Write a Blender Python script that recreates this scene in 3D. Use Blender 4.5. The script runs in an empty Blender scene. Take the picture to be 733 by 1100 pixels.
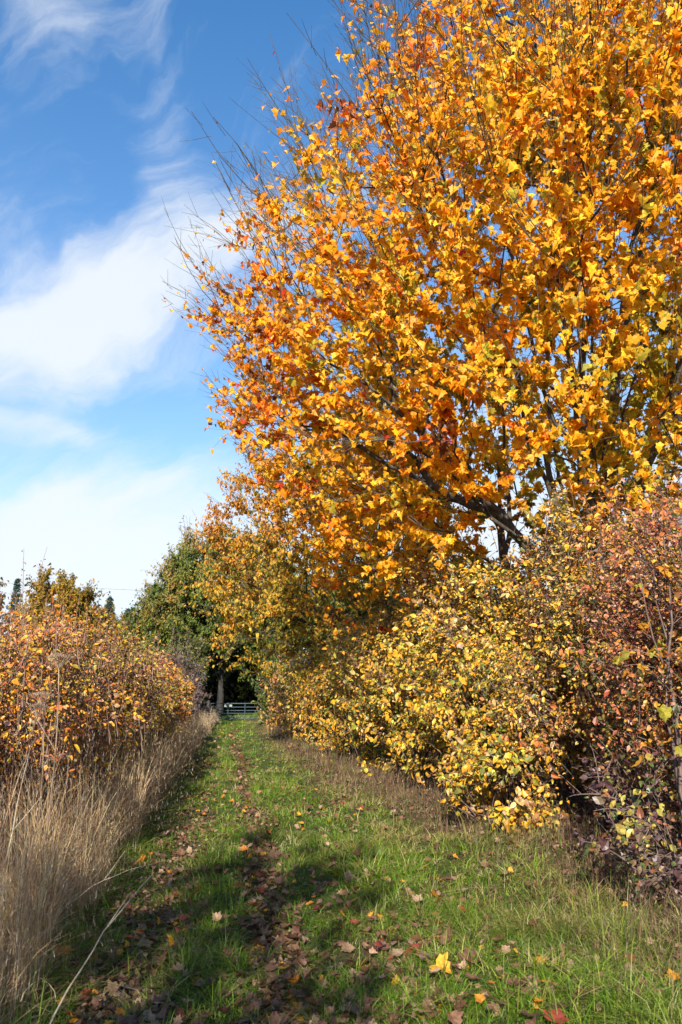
import bpy, math, random
import numpy as np
from mathutils import noise as mn, Vector

rng = np.random.default_rng(11)
random.seed(5)
S = bpy.context.scene
COL = S.collection
R = math.radians
PI = math.pi

# ------------------------------------------------------------------ render / camera
S.render.engine = 'CYCLES'
S.view_settings.view_transform = 'Standard'
S.view_settings.look = 'None'
S.view_settings.gamma = 1.0
S.view_settings.use_curve_mapping = False
S.view_settings.exposure = 1.1
S.cycles.max_bounces = 8
S.cycles.diffuse_bounces = 3
S.cycles.glossy_bounces = 2
S.cycles.transmission_bounces = 4
S.cycles.transparent_max_bounces = 6
cam_d = bpy.data.cameras.new('camera')
cam = bpy.data.objects.new('camera', cam_d)
COL.objects.link(cam)
cam_d.sensor_fit = 'VERTICAL'
cam_d.sensor_height = 36
cam_d.sensor_width = 24
cam_d.lens = 27.8
cam_d.clip_start = 0.05
cam_d.clip_end = 6000
cam.location = (0, 0, 1.6)
cam.rotation_euler = (R(90 + 13.1), 0, R(-7.6))
cam_d.dof.use_dof = True
cam_d.dof.focus_distance = 10.0
cam_d.dof.aperture_fstop = 4.0
S.camera = cam

# ------------------------------------------------------------------ small helpers
def unit(v):
    return v / np.maximum(np.linalg.norm(v, axis=-1, keepdims=True), 1e-9)

def tag(o, label=None, cat=None, group=None, kind=None):
    if label: o['label'] = label
    if cat: o['category'] = cat
    if group: o['group'] = group
    if kind: o['kind'] = kind
    return o

def empty(name, loc, label, cat, group=None):
    o = bpy.data.objects.new(name, None)
    o.empty_display_size = 0.3
    COL.objects.link(o)
    o.location = loc
    return tag(o, label, cat, group)

def make_mesh(name, V, F, tint=None, smooth=False):
    """V (n,3) float, F (m,3) or (m,4) int, tint (m,3) per face"""
    me = bpy.data.meshes.new(name)
    V = np.ascontiguousarray(V, dtype=np.float32)
    F = np.ascontiguousarray(F, dtype=np.int32)
    k = F.shape[1]
    me.vertices.add(len(V)); me.vertices.foreach_set('co', V.ravel())
    me.loops.add(F.size); me.loops.foreach_set('vertex_index', F.ravel())
    me.polygons.add(len(F))
    me.polygons.foreach_set('loop_start', np.arange(0, F.size, k, dtype=np.int32))
    me.polygons.foreach_set('use_smooth', np.full(len(F), smooth))
    me.update(calc_edges=True)
    if tint is not None:
        a = me.attributes.new('tint', 'FLOAT_COLOR', 'FACE')
        c = np.ones((len(F), 4), dtype=np.float32); c[:, :3] = tint
        a.data.foreach_set('color', c.ravel())
    return me

def link(name, me, mat, parent=None):
    o = bpy.data.objects.new(name, me)
    COL.objects.link(o)
    if mat is not None:
        me.materials.append(mat)
    if parent is not None:
        o.parent = parent
    return o

class Bag:
    """collects triangle soups"""
    def __init__(s): s.V = []; s.F = []; s.T = []; s.n = 0
    def add(s, V, F, T=None):
        s.V.append(V); s.F.append(F + s.n); s.n += len(V)
        s.T.append(T if T is not None else np.ones((len(F), 3)))
    def mesh(s, name, smooth=False, tint=True):
        V = np.concatenate(s.V); F = np.concatenate(s.F); T = np.concatenate(s.T)
        return make_mesh(name, V, F, T if tint else None, smooth)

def tubes(P, Rr, n=5):
    """P (N,K,3) polylines, Rr (N,K) radii -> V,F triangles"""
    N, K, _ = P.shape
    T = np.empty_like(P)
    T[:, 1:-1] = P[:, 2:] - P[:, :-2]
    T[:, 0] = P[:, 1] - P[:, 0]; T[:, -1] = P[:, -1] - P[:, -2]
    T = unit(T)
    mean = unit(P[:, -1] - P[:, 0])
    ref = np.where(np.abs(mean[:, 2:3]) > 0.8, np.array([[1., 0.13, 0]]), np.array([[0., 0.1, 1.]]))
    U = unit(np.cross(T, np.broadcast_to(ref[:, None, :], T.shape)))
    W = np.cross(T, U)
    a = np.arange(n) * 2 * PI / n
    ring = (np.cos(a)[None, None, :, None] * U[:, :, None, :] + np.sin(a)[None, None, :, None] * W[:, :, None, :])
    V = P[:, :, None, :] + ring * Rr[:, :, None, None]
    V = V.reshape(-1, 3)
    i = np.arange(N)[:, None, None] * (K * n); k = np.arange(K - 1)[None, :, None] * n; j = np.arange(n)[None, None, :]
    j2 = (j + 1) % n
    A = i + k + j; B = i + k + j2; C = B + n; D = A + n
    F = np.concatenate([np.stack([A, B, C], -1).reshape(-1, 3), np.stack([A, C, D], -1).reshape(-1, 3)])
    return V, F

def box_tris(x0, x1, y0, y1, z0, z1):
    V = np.array([[x, y, z] for z in (z0, z1) for y in (y0, y1) for x in (x0, x1)], float)
    Q = [(0, 2, 3, 1), (4, 5, 7, 6), (0, 1, 5, 4), (2, 6, 7, 3), (0, 4, 6, 2), (1, 3, 7, 5)]
    F = []
    for a, b, c, d in Q: F += [(a, b, c), (a, c, d)]
    return V, np.array(F)

# ------------------------------------------------------------------ leaf templates
half = [(.0, .0), (.20, -.10), (.47, -.04), (.45, .15), (.70, .36), (.50, .47), (.36, .50), (.35, .70), (.16, .76), (0, 1.0)]
def maple_template():
    pts = [(0, .30)] + half + [(-x, y) for x, y in half[1:-1]]
    V = np.array([(x, y, 0) for x, y in pts], float)
    n = len(half); F = []; w = []
    for i in range(1, n): F.append((0, i + 1, i)); w.append(max(abs(half[i][0]), abs(half[i-1][0]), half[i][1] - .3))
    mir = [1] + list(range(n + 1, n + 1 + n - 2)) + [n]
    for i in range(n - 1): F.append((0, mir[i], mir[i + 1])); w.append(w[i])
    return V, np.array(F), np.clip(np.array(w), 0, 1)
def oval_template():
    V = np.array([(0, 0, 0), (.30, .3, 0), (.26, .68, 0), (0, 1, 0), (-.26, .68, 0), (-.30, .3, 0)], float)
    F = np.array([(0, 2, 1), (0, 3, 2), (0, 4, 3), (0, 5, 4)])
    return V, F, np.array([.2, .8, .8, .2])
def oval2_template():           # a leaf with a midrib row: folded, wavy
    V = np.array([(0, 0, 0), (.27, .22, 0), (.36, .52, 0), (.2, .82, 0), (0, 1.04, 0), (-.2, .82, 0), (-.36, .52, 0), (-.27, .22, 0), (0, .5, 0)], float)
    F = np.array([(8, 1, 0), (8, 2, 1), (8, 3, 2), (8, 4, 3), (8, 5, 4), (8, 6, 5), (8, 7, 6), (8, 0, 7)])
    return V, F, np.array([.1, .3, .5, .7, .7, .5, .3, .1])
def oak_template():
    V = np.array([(0, 0, 0), (.2, .25, 0), (.12, .4, 0), (.34, .62, 0), (.15, .8, 0), (0, 1, 0), (-.15, .8, 0), (-.34, .62, 0), (-.12, .4, 0), (-.2, .25, 0)], float)
    F = np.array([(0, 2, 1), (0, 8, 2), (0, 9, 8), (2, 4, 3), (2, 8, 4), (8, 6, 4), (8, 7, 6), (4, 6, 5)])
    return V, F, np.full(8, .5)
TPL = {'maple': maple_template(), 'oval': oval_template(), 'broad': oval2_template(), 'oak': oak_template()}

def leaves(kind, P, normal, tipdir, size, col, col2=None, fold=.25, curl=.35):
    V0, F0, w = TPL[kind]
    N = len(P)
    nz = unit(normal)
    ty = unit(tipdir - nz * np.sum(tipdir * nz, -1, keepdims=True) + 1e-6)
    tx = np.cross(ty, nz)
    f = (fold * rng.normal(1, .8, N))[:, None]
    c = (curl * rng.normal(0.6, 1, N))[:, None]
    x = V0[None, :, 0] * rng.uniform(.75, 1.1, N)[:, None]; y = np.broadcast_to(V0[None, :, 1], x.shape)
    z = np.abs(x) * f - c * y * y + x * y * rng.normal(0, .35, N)[:, None]
    s = size[:, None, None]
    V = P[:, None, :] + s * (x[..., None] * tx[:, None] + y[..., None] * ty[:, None] + z[..., None] * nz[:, None])
    F = F0[None] + (np.arange(N) * len(V0))[:, None, None]
    if col2 is None: col2 = col * .8
    T = col[:, None, :] * (1 - w[None, :, None]) + col2[:, None, :] * w[None, :, None]
    T = T * rng.uniform(.88, 1.12, T.shape[:2])[..., None]
    return V.reshape(-1, 3), F.reshape(-1, 3), T.reshape(-1, 3)

def pick(palette, n, u=None):
    """palette: list of (weight, (r,g,b))"""
    w = np.array([p[0] for p in palette], float); w /= w.sum()
    c = np.array([p[1] for p in palette], float)
    if u is None: u = rng.random(n)
    idx = np.searchsorted(np.cumsum(w), np.clip(u, 0, .9999))
    out = c[idx]
    return np.clip(out * rng.uniform(.75, 1.2, (n, 1)) * rng.uniform(.92, 1.08, (n, 3)), 0, .95)

def noise_at(P, sc, off=0.0):
    return np.array([mn.noise(Vector((p[0] * sc + off, p[1] * sc, p[2] * sc))) for p in P])

# ------------------------------------------------------------------ materials
def nmat(name):
    m = bpy.data.materials.new(name); m.use_nodes = True
    nt = m.node_tree; nt.nodes.clear()
    return m, nt, nt.nodes.new, nt.links.new

def leaf_mat(name, rough=.5, trans=.35, spec=.35, gain=1.0):
    m, nt, N, L = nmat(name)
    at = N('ShaderNodeAttribute'); at.attribute_name = 'tint'
    geo = N('ShaderNodeNewGeometry')
    nz = N('ShaderNodeTexNoise'); nz.inputs['Scale'].default_value = 55; nz.inputs['Detail'].default_value = 2
    L(geo.outputs['Position'], nz.inputs['Vector'])
    mr = N('ShaderNodeMapRange'); mr.inputs[1].default_value = .3; mr.inputs[2].default_value = .7; mr.inputs[3].default_value = .72 * gain; mr.inputs[4].default_value = 1.18 * gain
    L(nz.outputs[0], mr.inputs[0])
    mx = N('ShaderNodeVectorMath'); mx.operation = 'SCALE'
    L(at.outputs['Color'], mx.inputs[0]); L(mr.outputs[0], mx.inputs['Scale'])
    b = N('ShaderNodeBsdfPrincipled'); b.inputs['Roughness'].default_value = rough
    b.inputs['Specular IOR Level'].default_value = spec
    L(mx.outputs[0], b.inputs['Base Color'])
    tr = N('ShaderNodeBsdfTranslucent'); L(mx.outputs[0], tr.inputs['Color'])
    ms = N('ShaderNodeMixShader'); ms.inputs[0].default_value = trans
    L(b.outputs[0], ms.inputs[1]); L(tr.outputs[0], ms.inputs[2])
    o = N('ShaderNodeOutputMaterial'); L(ms.outputs[0], o.inputs[0])
    return m

def bark_mat(name, c1, c2, scale=14, bump=.4, rough=.85):
    m, nt, N, L = nmat(name)
    tc = N('ShaderNodeNewGeometry')
    mp = N('ShaderNodeMapping'); mp.inputs['Scale'].default_value = (1, 1, .25)
    L(tc.outputs['Position'], mp.inputs[0])
    nz = N('ShaderNodeTexNoise'); nz.inputs['Scale'].default_value = scale; nz.inputs['Detail'].default_value = 6; nz.inputs['Roughness'].default_value = .65
    L(mp.outputs[0], nz.inputs['Vector'])
    cr = N('ShaderNodeValToRGB'); cr.color_ramp.elements[0].position = .35; cr.color_ramp.elements[1].position = .68
    cr.color_ramp.elements[0].color = (*c1, 1); cr.color_ramp.elements[1].color = (*c2, 1)
    L(nz.outputs[0], cr.inputs[0])
    b = N('ShaderNodeBsdfPrincipled'); b.inputs['Roughness'].default_value = rough
    L(cr.outputs[0], b.inputs['Base Color'])
    bp = N('ShaderNodeBump'); bp.inputs['Strength'].default_value = bump; bp.inputs['Distance'].default_value = .03
    L(nz.outputs[0], bp.inputs['Height']); L(bp.outputs[0], b.inputs['Normal'])
    o = N('ShaderNodeOutputMaterial'); L(b.outputs[0], o.inputs[0])
    return m

M_LEAF = leaf_mat('autumn_leaf', trans=.48)
M_SMALL = leaf_mat('hedge_leaf', rough=.42, trans=.28, spec=.45)
M_GREEN = leaf_mat('green_leaf', rough=.5, trans=.25)
M_GRASS = leaf_mat('grass_blade', rough=.5, trans=.35, spec=.3)
M_STRAW = leaf_mat('dry_stalk', rough=.7, trans=.3, spec=.2)
M_DEAD = leaf_mat('fallen_leaf_skin', rough=.6, trans=.12, spec=.3)
M_BARK = bark_mat('maple_bark', (.03, .024, .019), (.10, .082, .062))
M_BARK2 = bark_mat('dark_bark', (.02, .017, .014), (.09, .075, .06), scale=8)
M_BARK3 = bark_mat('shade_dark_oak_bark', (.008, .007, .006), (.035, .03, .024), scale=8)  # darker bark copy: the shade on the oak trunk is put into its colour
M_TWIG = bark_mat('hedge_twig', (.06, .035, .03), (.2, .14, .11), scale=30, bump=.1)
M_TWIGR = bark_mat('purple_shoot', (.08, .042, .035), (.27, .17, .125), scale=30, bump=.1)
M_PALE = bark_mat('pale_dry_stem', (.33, .24, .15), (.6, .48, .34), scale=25, bump=.1)
M_HOG = bark_mat('dead_hogweed_stem', (.18, .11, .07), (.42, .30, .20), scale=18, bump=.1)
M_POLE = bark_mat('creosoted_wood', (.05, .04, .03), (.13, .11, .09), scale=6)

def metal_mat():
    m, nt, N, L = nmat('galvanised_steel')
    geo = N('ShaderNodeNewGeometry')
    nz = N('ShaderNodeTexNoise'); nz.inputs['Scale'].default_value = 9; nz.inputs['Detail'].default_value = 5
    L(geo.outputs['Position'], nz.inputs['Vector'])
    cr = N('ShaderNodeValToRGB'); cr.color_ramp.elements[0].color = (.035, .06, .07, 1); cr.color_ramp.elements[1].color = (.07, .11, .12, 1)  # steel tones darkened: the shadow over the gate is put into the colour
    L(nz.outputs[0], cr.inputs[0])
    b = N('ShaderNodeBsdfPrincipled'); b.inputs['Metallic'].default_value = .5; b.inputs['Roughness'].default_value = .5
    L(cr.outputs[0], b.inputs['Base Color'])
    o = N('ShaderNodeOutputMaterial'); L(b.outputs[0], o.inputs[0])
    return m
M_METAL = metal_mat()

# ------------------------------------------------------------------ ground
def foot_right(y):
    return np.interp(y, [0, 5, 8, 11, 16, 23, 50, 60], [3.6, 3.5, 3.3, 2.8, 2.35, 2.1, 1.75, 1.7])
def rutc(y):  return np.interp(y, [0, 4, 11, 30, 55], [.42, .38, .30, .14, .0]) + .05 * np.sin(y * .7)
def rutl(y):  return np.interp(y, [0, 4, 8, 20, 55], [-.6, -.56, -.5, -.6, -.75]) + .06 * np.sin(y * .55 + 1)
def rutmask(x, y):
    brk = .62 + .38 * np.sin(y * 2.9 + 2 * np.sin(x * 7)) * np.sin(y * 1.3 + 1) + .15 * np.sin(y * 9 + x * 11)
    brk2 = .6 + .4 * np.sin(y * 2.1 + 4 + 2 * np.sin(x * 5)) + .15 * np.sin(y * 8 - x * 13)
    c = np.exp(-((x - rutc(y) - .04 * np.sin(y * 3.3)) / .13) ** 2) * np.interp(y, [0, 14, 40], [1, .95, .5]) * np.clip(brk, .25, 1)
    l = np.exp(-((x - rutl(y) - .06 * np.sin(y * 2.3)) / .24) ** 2) * np.interp(y, [0, 9, 14, 22], [.9, .8, .45, .1]) * np.clip(brk2, .15, 1)
    l = np.maximum(l, np.exp(-(((x - .95) / .3) ** 2 + ((y - 5.6) / .9) ** 2)) * .8)
    l = np.maximum(l, np.exp(-(((x - 1.9) / .35) ** 2 + ((y - 7.2) / .7) ** 2)) * .5)
    return np.maximum(c, l)
def ground_h(x, y):
    x = np.asarray(x, float); y = np.asarray(y, float)
    h = .025 * np.sin(x * 2.3 + y * .9) + .02 * np.sin(y * 1.9 - x * 1.3 + 2) + .015 * np.sin(x * 5.1 + y * 3.7) + .01 * np.sin(y * 7.3 + x * 2)
    h = h - .075 * rutmask(x, y)
    h = h + .16 * np.clip((x - foot_right(y) + .9) / 1.2, 0, 1) ** 1.5 + .14 * np.clip((-1.0 - x) / .9, 0, 1) ** 1.4
    fade = np.exp(-(np.maximum(0, np.abs(x) - 12) / 20) ** 2)
    return h * fade

def axis(parts):
    a = []
    for lo, hi, st in parts: a += list(np.arange(lo, hi, st))
    return np.array(a + [parts[-1][1]])
gx = axis([(-3000, -400, 400), (-400, -60, 50), (-60, -8, 4), (-8, -3, .35), (-3, 5, .07), (5, 10, .35), (10, 60, 4), (60, 400, 50), (400, 3000, 400)])
gy = axis([(-3000, -400, 400), (-400, -60, 50), (-60, -4, 4), (-4, 3, .35), (3, 14, .08), (14, 60, .3), (60, 400, 20), (400, 4000, 400)])
X, Y = np.meshgrid(gx, gy)
Z = ground_h(X, Y) + .006 * rng.normal(size=X.shape) * ((np.abs(X) < 6) & (Y > 3) & (Y < 15))
V = np.stack([X.ravel(), Y.ravel(), Z.ravel()], -1)
nx, ny = len(gx), len(gy)
ii = (np.arange(ny - 1)[:, None] * nx + np.arange(nx - 1)[None]).ravel()
F = np.stack([ii, ii + 1, ii + 1 + nx, ii + nx], -1)
# bare earth mask lives with the ground (worn ruts, litter under the hedges)
fcx = (X[:-1, :-1] + X[1:, 1:]).ravel() / 2; fcy = (Y[:-1, :-1] + Y[1:, 1:]).ravel() / 2
bare = np.clip(rutmask(fcx, fcy) * 1.1, 0, 1)
bare = np.maximum(bare, np.clip((fcx - foot_right(fcy) + 1.3) / 1.3, 0, 1) ** .8 * (fcx < foot_right(fcy) + 4) * .8)
bare = np.maximum(bare, np.clip((fcx - foot_right(fcy) + .35) / .5, 0, 1) * (fcx < foot_right(fcy) + 4))
bare = np.maximum(bare, np.clip((-1.0 - fcx) / .5, 0, 1) * (fcx > -5) * .9)
gm = make_mesh('ground', V, F, np.stack([bare] * 3, -1), smooth=True)
m, nt, N, L = nmat('grassy_earth')
at = N('ShaderNodeAttribute'); at.attribute_name = 'tint'
geo = N('ShaderNodeNewGeometry')
n1 = N('ShaderNodeTexNoise'); n1.inputs['Scale'].default_value = 9; n1.inputs['Detail'].default_value = 8; n1.inputs['Roughness'].default_value = .7
n2 = N('ShaderNodeTexNoise'); n2.inputs['Scale'].default_value = 1.3; n2.inputs['Detail'].default_value = 5
for n_ in (n1, n2): L(geo.outputs['Position'], n_.inputs['Vector'])
g = N('ShaderNodeValToRGB'); e = g.color_ramp.elements
e[0].position = .3; e[0].color = (.022, .035, .008, 1); e[1].position = .7; e[1].color = (.09, .115, .025, 1)
x_ = g.color_ramp.elements.new(.52); x_.color = (.045, .07, .012, 1)
L(n1.outputs[0], g.inputs[0])
s = N('ShaderNodeValToRGB'); e = s.color_ramp.elements
e[0].position = .3; e[0].color = (.025, .014, .009, 1); e[1].position = .72; e[1].color = (.13, .075, .045, 1)
L(n1.outputs[0], s.inputs[0])
ad = N('ShaderNodeMath'); ad.operation = 'MULTIPLY_ADD'; ad.inputs[1].default_value = .9; ad.inputs[2].default_value = -.42
L(n2.outputs[0], ad.inputs[0])
ad2 = N('ShaderNodeMath'); ad2.operation = 'ADD'; ad2.use_clamp = True
L(at.outputs['Fac'], ad2.inputs[0]); L(ad.outputs[0], ad2.inputs[1])
mx = N('ShaderNodeMix'); mx.data_type = 'RGBA'
L(ad2.outputs[0], mx.inputs[0]); L(g.outputs[0], mx.inputs[6]); L(s.outputs[0], mx.inputs[7])
b = N('ShaderNodeBsdfPrincipled'); b.inputs['Roughness'].default_value = .95; b.inputs['Specular IOR Level'].default_value = .15
L(mx.outputs[2], b.inputs['Base Color'])
bp = N('ShaderNodeBump'); bp.inputs['Strength'].default_value = .7; bp.inputs['Distance'].default_value = .03
L(n1.outputs[0], bp.inputs['Height']); L(bp.outputs[0], b.inputs['Normal'])
o = N('ShaderNodeOutputMaterial'); L(b.outputs[0], o.inputs[0])
tag(link('ground', gm, m), kind='structure')

# ------------------------------------------------------------------ grass
def blades(P, h, w, lean, col, laz=None, K=3):
    n = len(P)
    az = rng.uniform(0, 2 * PI, n) if laz is None else laz
    ld = np.stack([np.cos(az), np.sin(az), np.zeros(n)], -1)
    sa = rng.uniform(0, 2 * PI, n)
    sd = np.stack([np.cos(sa), np.sin(sa), np.zeros(n)], -1)
    ts = np.linspace(0, 1, K + 1)
    V = np.empty((n, 2 * K + 1, 3))
    up = np.array([0, 0, 1.])
    for i, t in enumerate(ts):
        p = P + up * (h * (t - .45 * np.minimum(lean, 1.4) * t * t))[:, None] + ld * (h * lean * t ** 2)[:, None]
        if i == K: V[:, 2 * K] = p
        else:
            ww = (w * (1 - .75 * t * t) * .5)[:, None]
            V[:, 2 * i] = p - sd * ww; V[:, 2 * i + 1] = p + sd * ww
    F = []
    for i in range(K - 1):
        a = 2 * i; F += [(a, a + 1, a + 3), (a, a + 3, a + 2)]
    F += [(2 * K - 2, 2 * K - 1, 2 * K)]
    F0 = np.array(F)
    F = F0[None] + (np.arange(n) * (2 * K + 1))[:, None, None]
    T = np.repeat(col[:, None], len(F0), 1)
    return V.reshape(-1, 3), F.reshape(-1, 3), T.reshape(-1, 3)

def inframe(x, y, pad=.06):
    """rough sector the lane shows, padded"""
    a = np.arctan2(x, y)
    return (a > R(-18.5) - pad) & (a < R(33) + pad)

GREENS = [(3.4, (.07, .165, .008)), (3.4, (.14, .25, .012)), (2.4, (.045, .09, .008)), (2.0, (.28, .34, .04)), (1.6, (.50, .42, .18)), (.9, (.34, .22, .09))]
gb = Bag()
def grass_zone(y0, y1, x0, x1, dens, hm, wm, tuft=11):
    nt_ = int((y1 - y0) * (x1 - x0) * dens / tuft)
    tx = rng.uniform(x0, x1, nt_); ty = rng.uniform(y0, y1, nt_)
    fr = foot_right(ty)
    ok = inframe(tx, ty) & (tx < fr + .25) & (tx > -1.75)
    rm = rutmask(tx, ty)
    ok &= rng.random(nt_) > rm * .93
    pn = np.sin(tx * 3.1 + ty * 1.7) * np.sin(ty * 2.3 - tx * 1.1 + 1) * .5 + .5      # patchiness
    pn2 = np.sin(tx * 1.3 - ty * .8 + 4) * np.sin(ty * 1.1 + tx * .6) * .5 + .5
    ok &= rng.random(nt_) < .26 + .62 * pn + .3 * (pn2 > .5) + .3 * np.sin(tx * 9 + 2 * np.sin(ty * 3)) * np.sin(ty * 8 + tx * 3)
    ok &= ~((tx > fr - .5) & (rng.random(nt_) < .6))
    ok &= ~((tx > fr - 1.3) & (rng.random(nt_) < .35))
    tx, ty, rm, pn, pn2, fr = tx[ok], ty[ok], rm[ok], pn[ok], pn2[ok], fr[ok]
    k = rng.poisson(tuft, len(tx)) + 2
    idx = np.repeat(np.arange(len(tx)), k); n = len(idx)
    th = rng.gamma(3, .33, len(tx)).clip(.25, 2.2) * (1 - .55 * rm) * (.75 + .6 * pn)
    th *= 1 + .25 * np.clip((tx - 1.0) / 1.2, 0, 1) * (ty < 9) + .5 * (tx < -.85)
    tc = pick(GREENS, len(tx), np.clip(rng.random(len(tx)) * .7 + .3 * pn2 + .18 * rm + .34 * np.clip((tx - fr + 1.4), 0, 1), 0, .999))
    r = .052 * (1 + wm / .006 * .3)
    a = rng.uniform(0, 2 * PI, n); rr = r * np.sqrt(rng.random(n)) * 1.3
    x = tx[idx] + rr * np.cos(a); y = ty[idx] + rr * np.sin(a)
    P = np.stack([x, y, ground_h(x, y) - .005], -1)
    h = hm * th[idx] * rng.uniform(.5, 1.25, n)
    w = wm * rng.uniform(.6, 1.3, n)
    c = tc[idx] * .62 + pick(GREENS, n) * .38
    lean = np.abs(rng.normal(1.2, .6, n))
    gb.add(*blades(P, h, w, lean, c, laz=a + rng.normal(0, .7, n)))
grass_zone(3.6, 6.5, -1.7, 4.0, 5600, .105, .0052, 17)
grass_zone(6.5, 10, -1.7, 4.0, 2900, .10, .0066, 17)
grass_zone(10, 17, -1.6, 3.4, 1150, .09, .009)
grass_zone(17, 30, -1.5, 2.8, 480, .08, .015, 8)
grass_zone(30, 54.5, -1.5, 2.4, 210, .08, .026, 8)
# beyond the gate the grass goes on
n = 5000
x = rng.uniform(-4, 6, n); y = rng.uniform(56.2, 66, n)
gb.add(*blades(np.stack([x, y, ground_h(x, y)], -1), rng.uniform(.1, .3, n), np.full(n, .04), rng.uniform(.2, .9, n), pick(GREENS, n)))
tag(link('grass', gb.mesh('grass'), M_GRASS), 'rough green grass covering the lane between the hedges', 'grass', kind='stuff')

# dry tall grass: left verge and right hedge foot
STRAW = [(4, (.66, .47, .24)), (3, (.48, .30, .14)), (2.2, (.76, .60, .36)), (2.6, (.26, .14, .08)), (1.2, (.18, .2, .04))]
def tall_grass(name, label, n, xf, y0, y1, hm, wm, seed_heads=True, keep=None, pal=None):
    STRAW = pal or globals()['STRAW']
    b_ = Bag()
    u = rng.random(n)
    y = y0 * (y1 / y0) ** (u ** .9)
    x = xf(y, n)
    k = inframe(x, y, .12)
    if keep is not None: k &= keep(x, y)
    x, y = x[k], y[k]; n = len(x)
    sc = np.clip(y / 9, .8, 5) ** .75
    P = np.stack([x, y, ground_h(x, y) - .01], -1)
    pt_ = np.sin(y * 2.7 + 1.3 * np.sin(x * 6)) * np.sin(y * 1.15 + 2) * .5 + .5
    kk_ = rng.random(n) < .45 + .75 * pt_
    x, y, sc, P, pt_ = x[kk_], y[kk_], sc[kk_], P[kk_], pt_[kk_]; n = len(x)
    h = hm * rng.gamma(3.5, 1 / 3.5, n).clip(.25, 2.1) * (.7 + .45 * pt_) * np.interp(y, [4, 10, 25, 50], [1.1, 1.0, .9, .75])
    col = pick(STRAW, n, np.clip(rng.random(n) * .8 + .3 * (1 - pt_) * rng.random(n), 0, .999)) * (.75 + .35 * rng.random((n, 1)))
    az = rng.uniform(0, 2 * PI, n)
    lean = np.abs(rng.normal(.22, .34, n))
    b_.add(*blades(P, h, wm * sc, lean, col, laz=az, K=4))
    # broken lower leaves hanging about
    m2 = int(n * 1.1); j = rng.integers(0, n, m2)
    P2 = P[j] + np.stack([rng.normal(0, .05, m2), rng.normal(0, .05, m2), h[j] * rng.uniform(0, .55, m2)], -1)
    b_.add(*blades(P2, h[j] * rng.uniform(.2, .45, m2), wm * sc[j] * 1.1, np.abs(rng.normal(1.0, .6, m2)), pick(STRAW, m2)))
    if seed_heads:
        q = rng.random(n) < .45
        Pq, hq, lq, aq, sq = P[q], h[q], lean[q], az[q], sc[q]
        tip = Pq + np.stack([np.cos(aq) * hq * lq, np.sin(aq) * hq * lq, hq * (1 - .45 * lq)], -1)
        r_ = 6; tip = np.repeat(tip, r_, 0); nn = len(tip)
        tip += rng.normal(0, 1, (nn, 3)) * np.array([.02, .02, .06])
        b_.add(*blades(tip, rng.uniform(.03, .06, nn), .0028 * np.repeat(sq, r_), np.abs(rng.normal(.6, .4, nn)), pick([(3, (.5, .38, .25)), (2, (.36, .25, .17)), (1, (.62, .52, .38))], nn), K=2))
    return tag(link(name, b_.mesh(name), M_STRAW), label, 'dry grass', kind='stuff')
tall_grass('tall_dry_grass', 'tall straw coloured dry grass along the foot of the left hedge', 17500,
           lambda y, n: -.98 - np.abs(rng.normal(0, .36, n)) - .16 * np.sin(y * 1.3) ** 2 + np.interp(y, [0, 8, 20, 55], [.0, .0, .0, .12]), 3.8, 52, .60, .0046)
tall_grass('dry_verge_grass', 'short brown dead stems and dry grass under the right hedge', 9500,
           lambda y, n: foot_right(y) + rng.normal(.05, .42, n) - .8 * np.clip((8.5 - y) / 3, 0, 1) * rng.random(n), 4.3, 40, .22, .004, seed_heads=False, pal=[(3, (.20, .12, .07)), (3, (.12, .075, .05)), (2, (.30, .2, .11)), (1.5, (.16, .19, .04)), (.7, (.46, .34, .2))])

# ------------------------------------------------------------------ woody plants
def bez(a, c, b_, K):
    t = np.linspace(0, 1, K)[None, :, None]
    return a[:, None] * (1 - t) ** 2 + c[:, None] * 2 * t * (1 - t) + b_[:, None] * t * t

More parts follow.
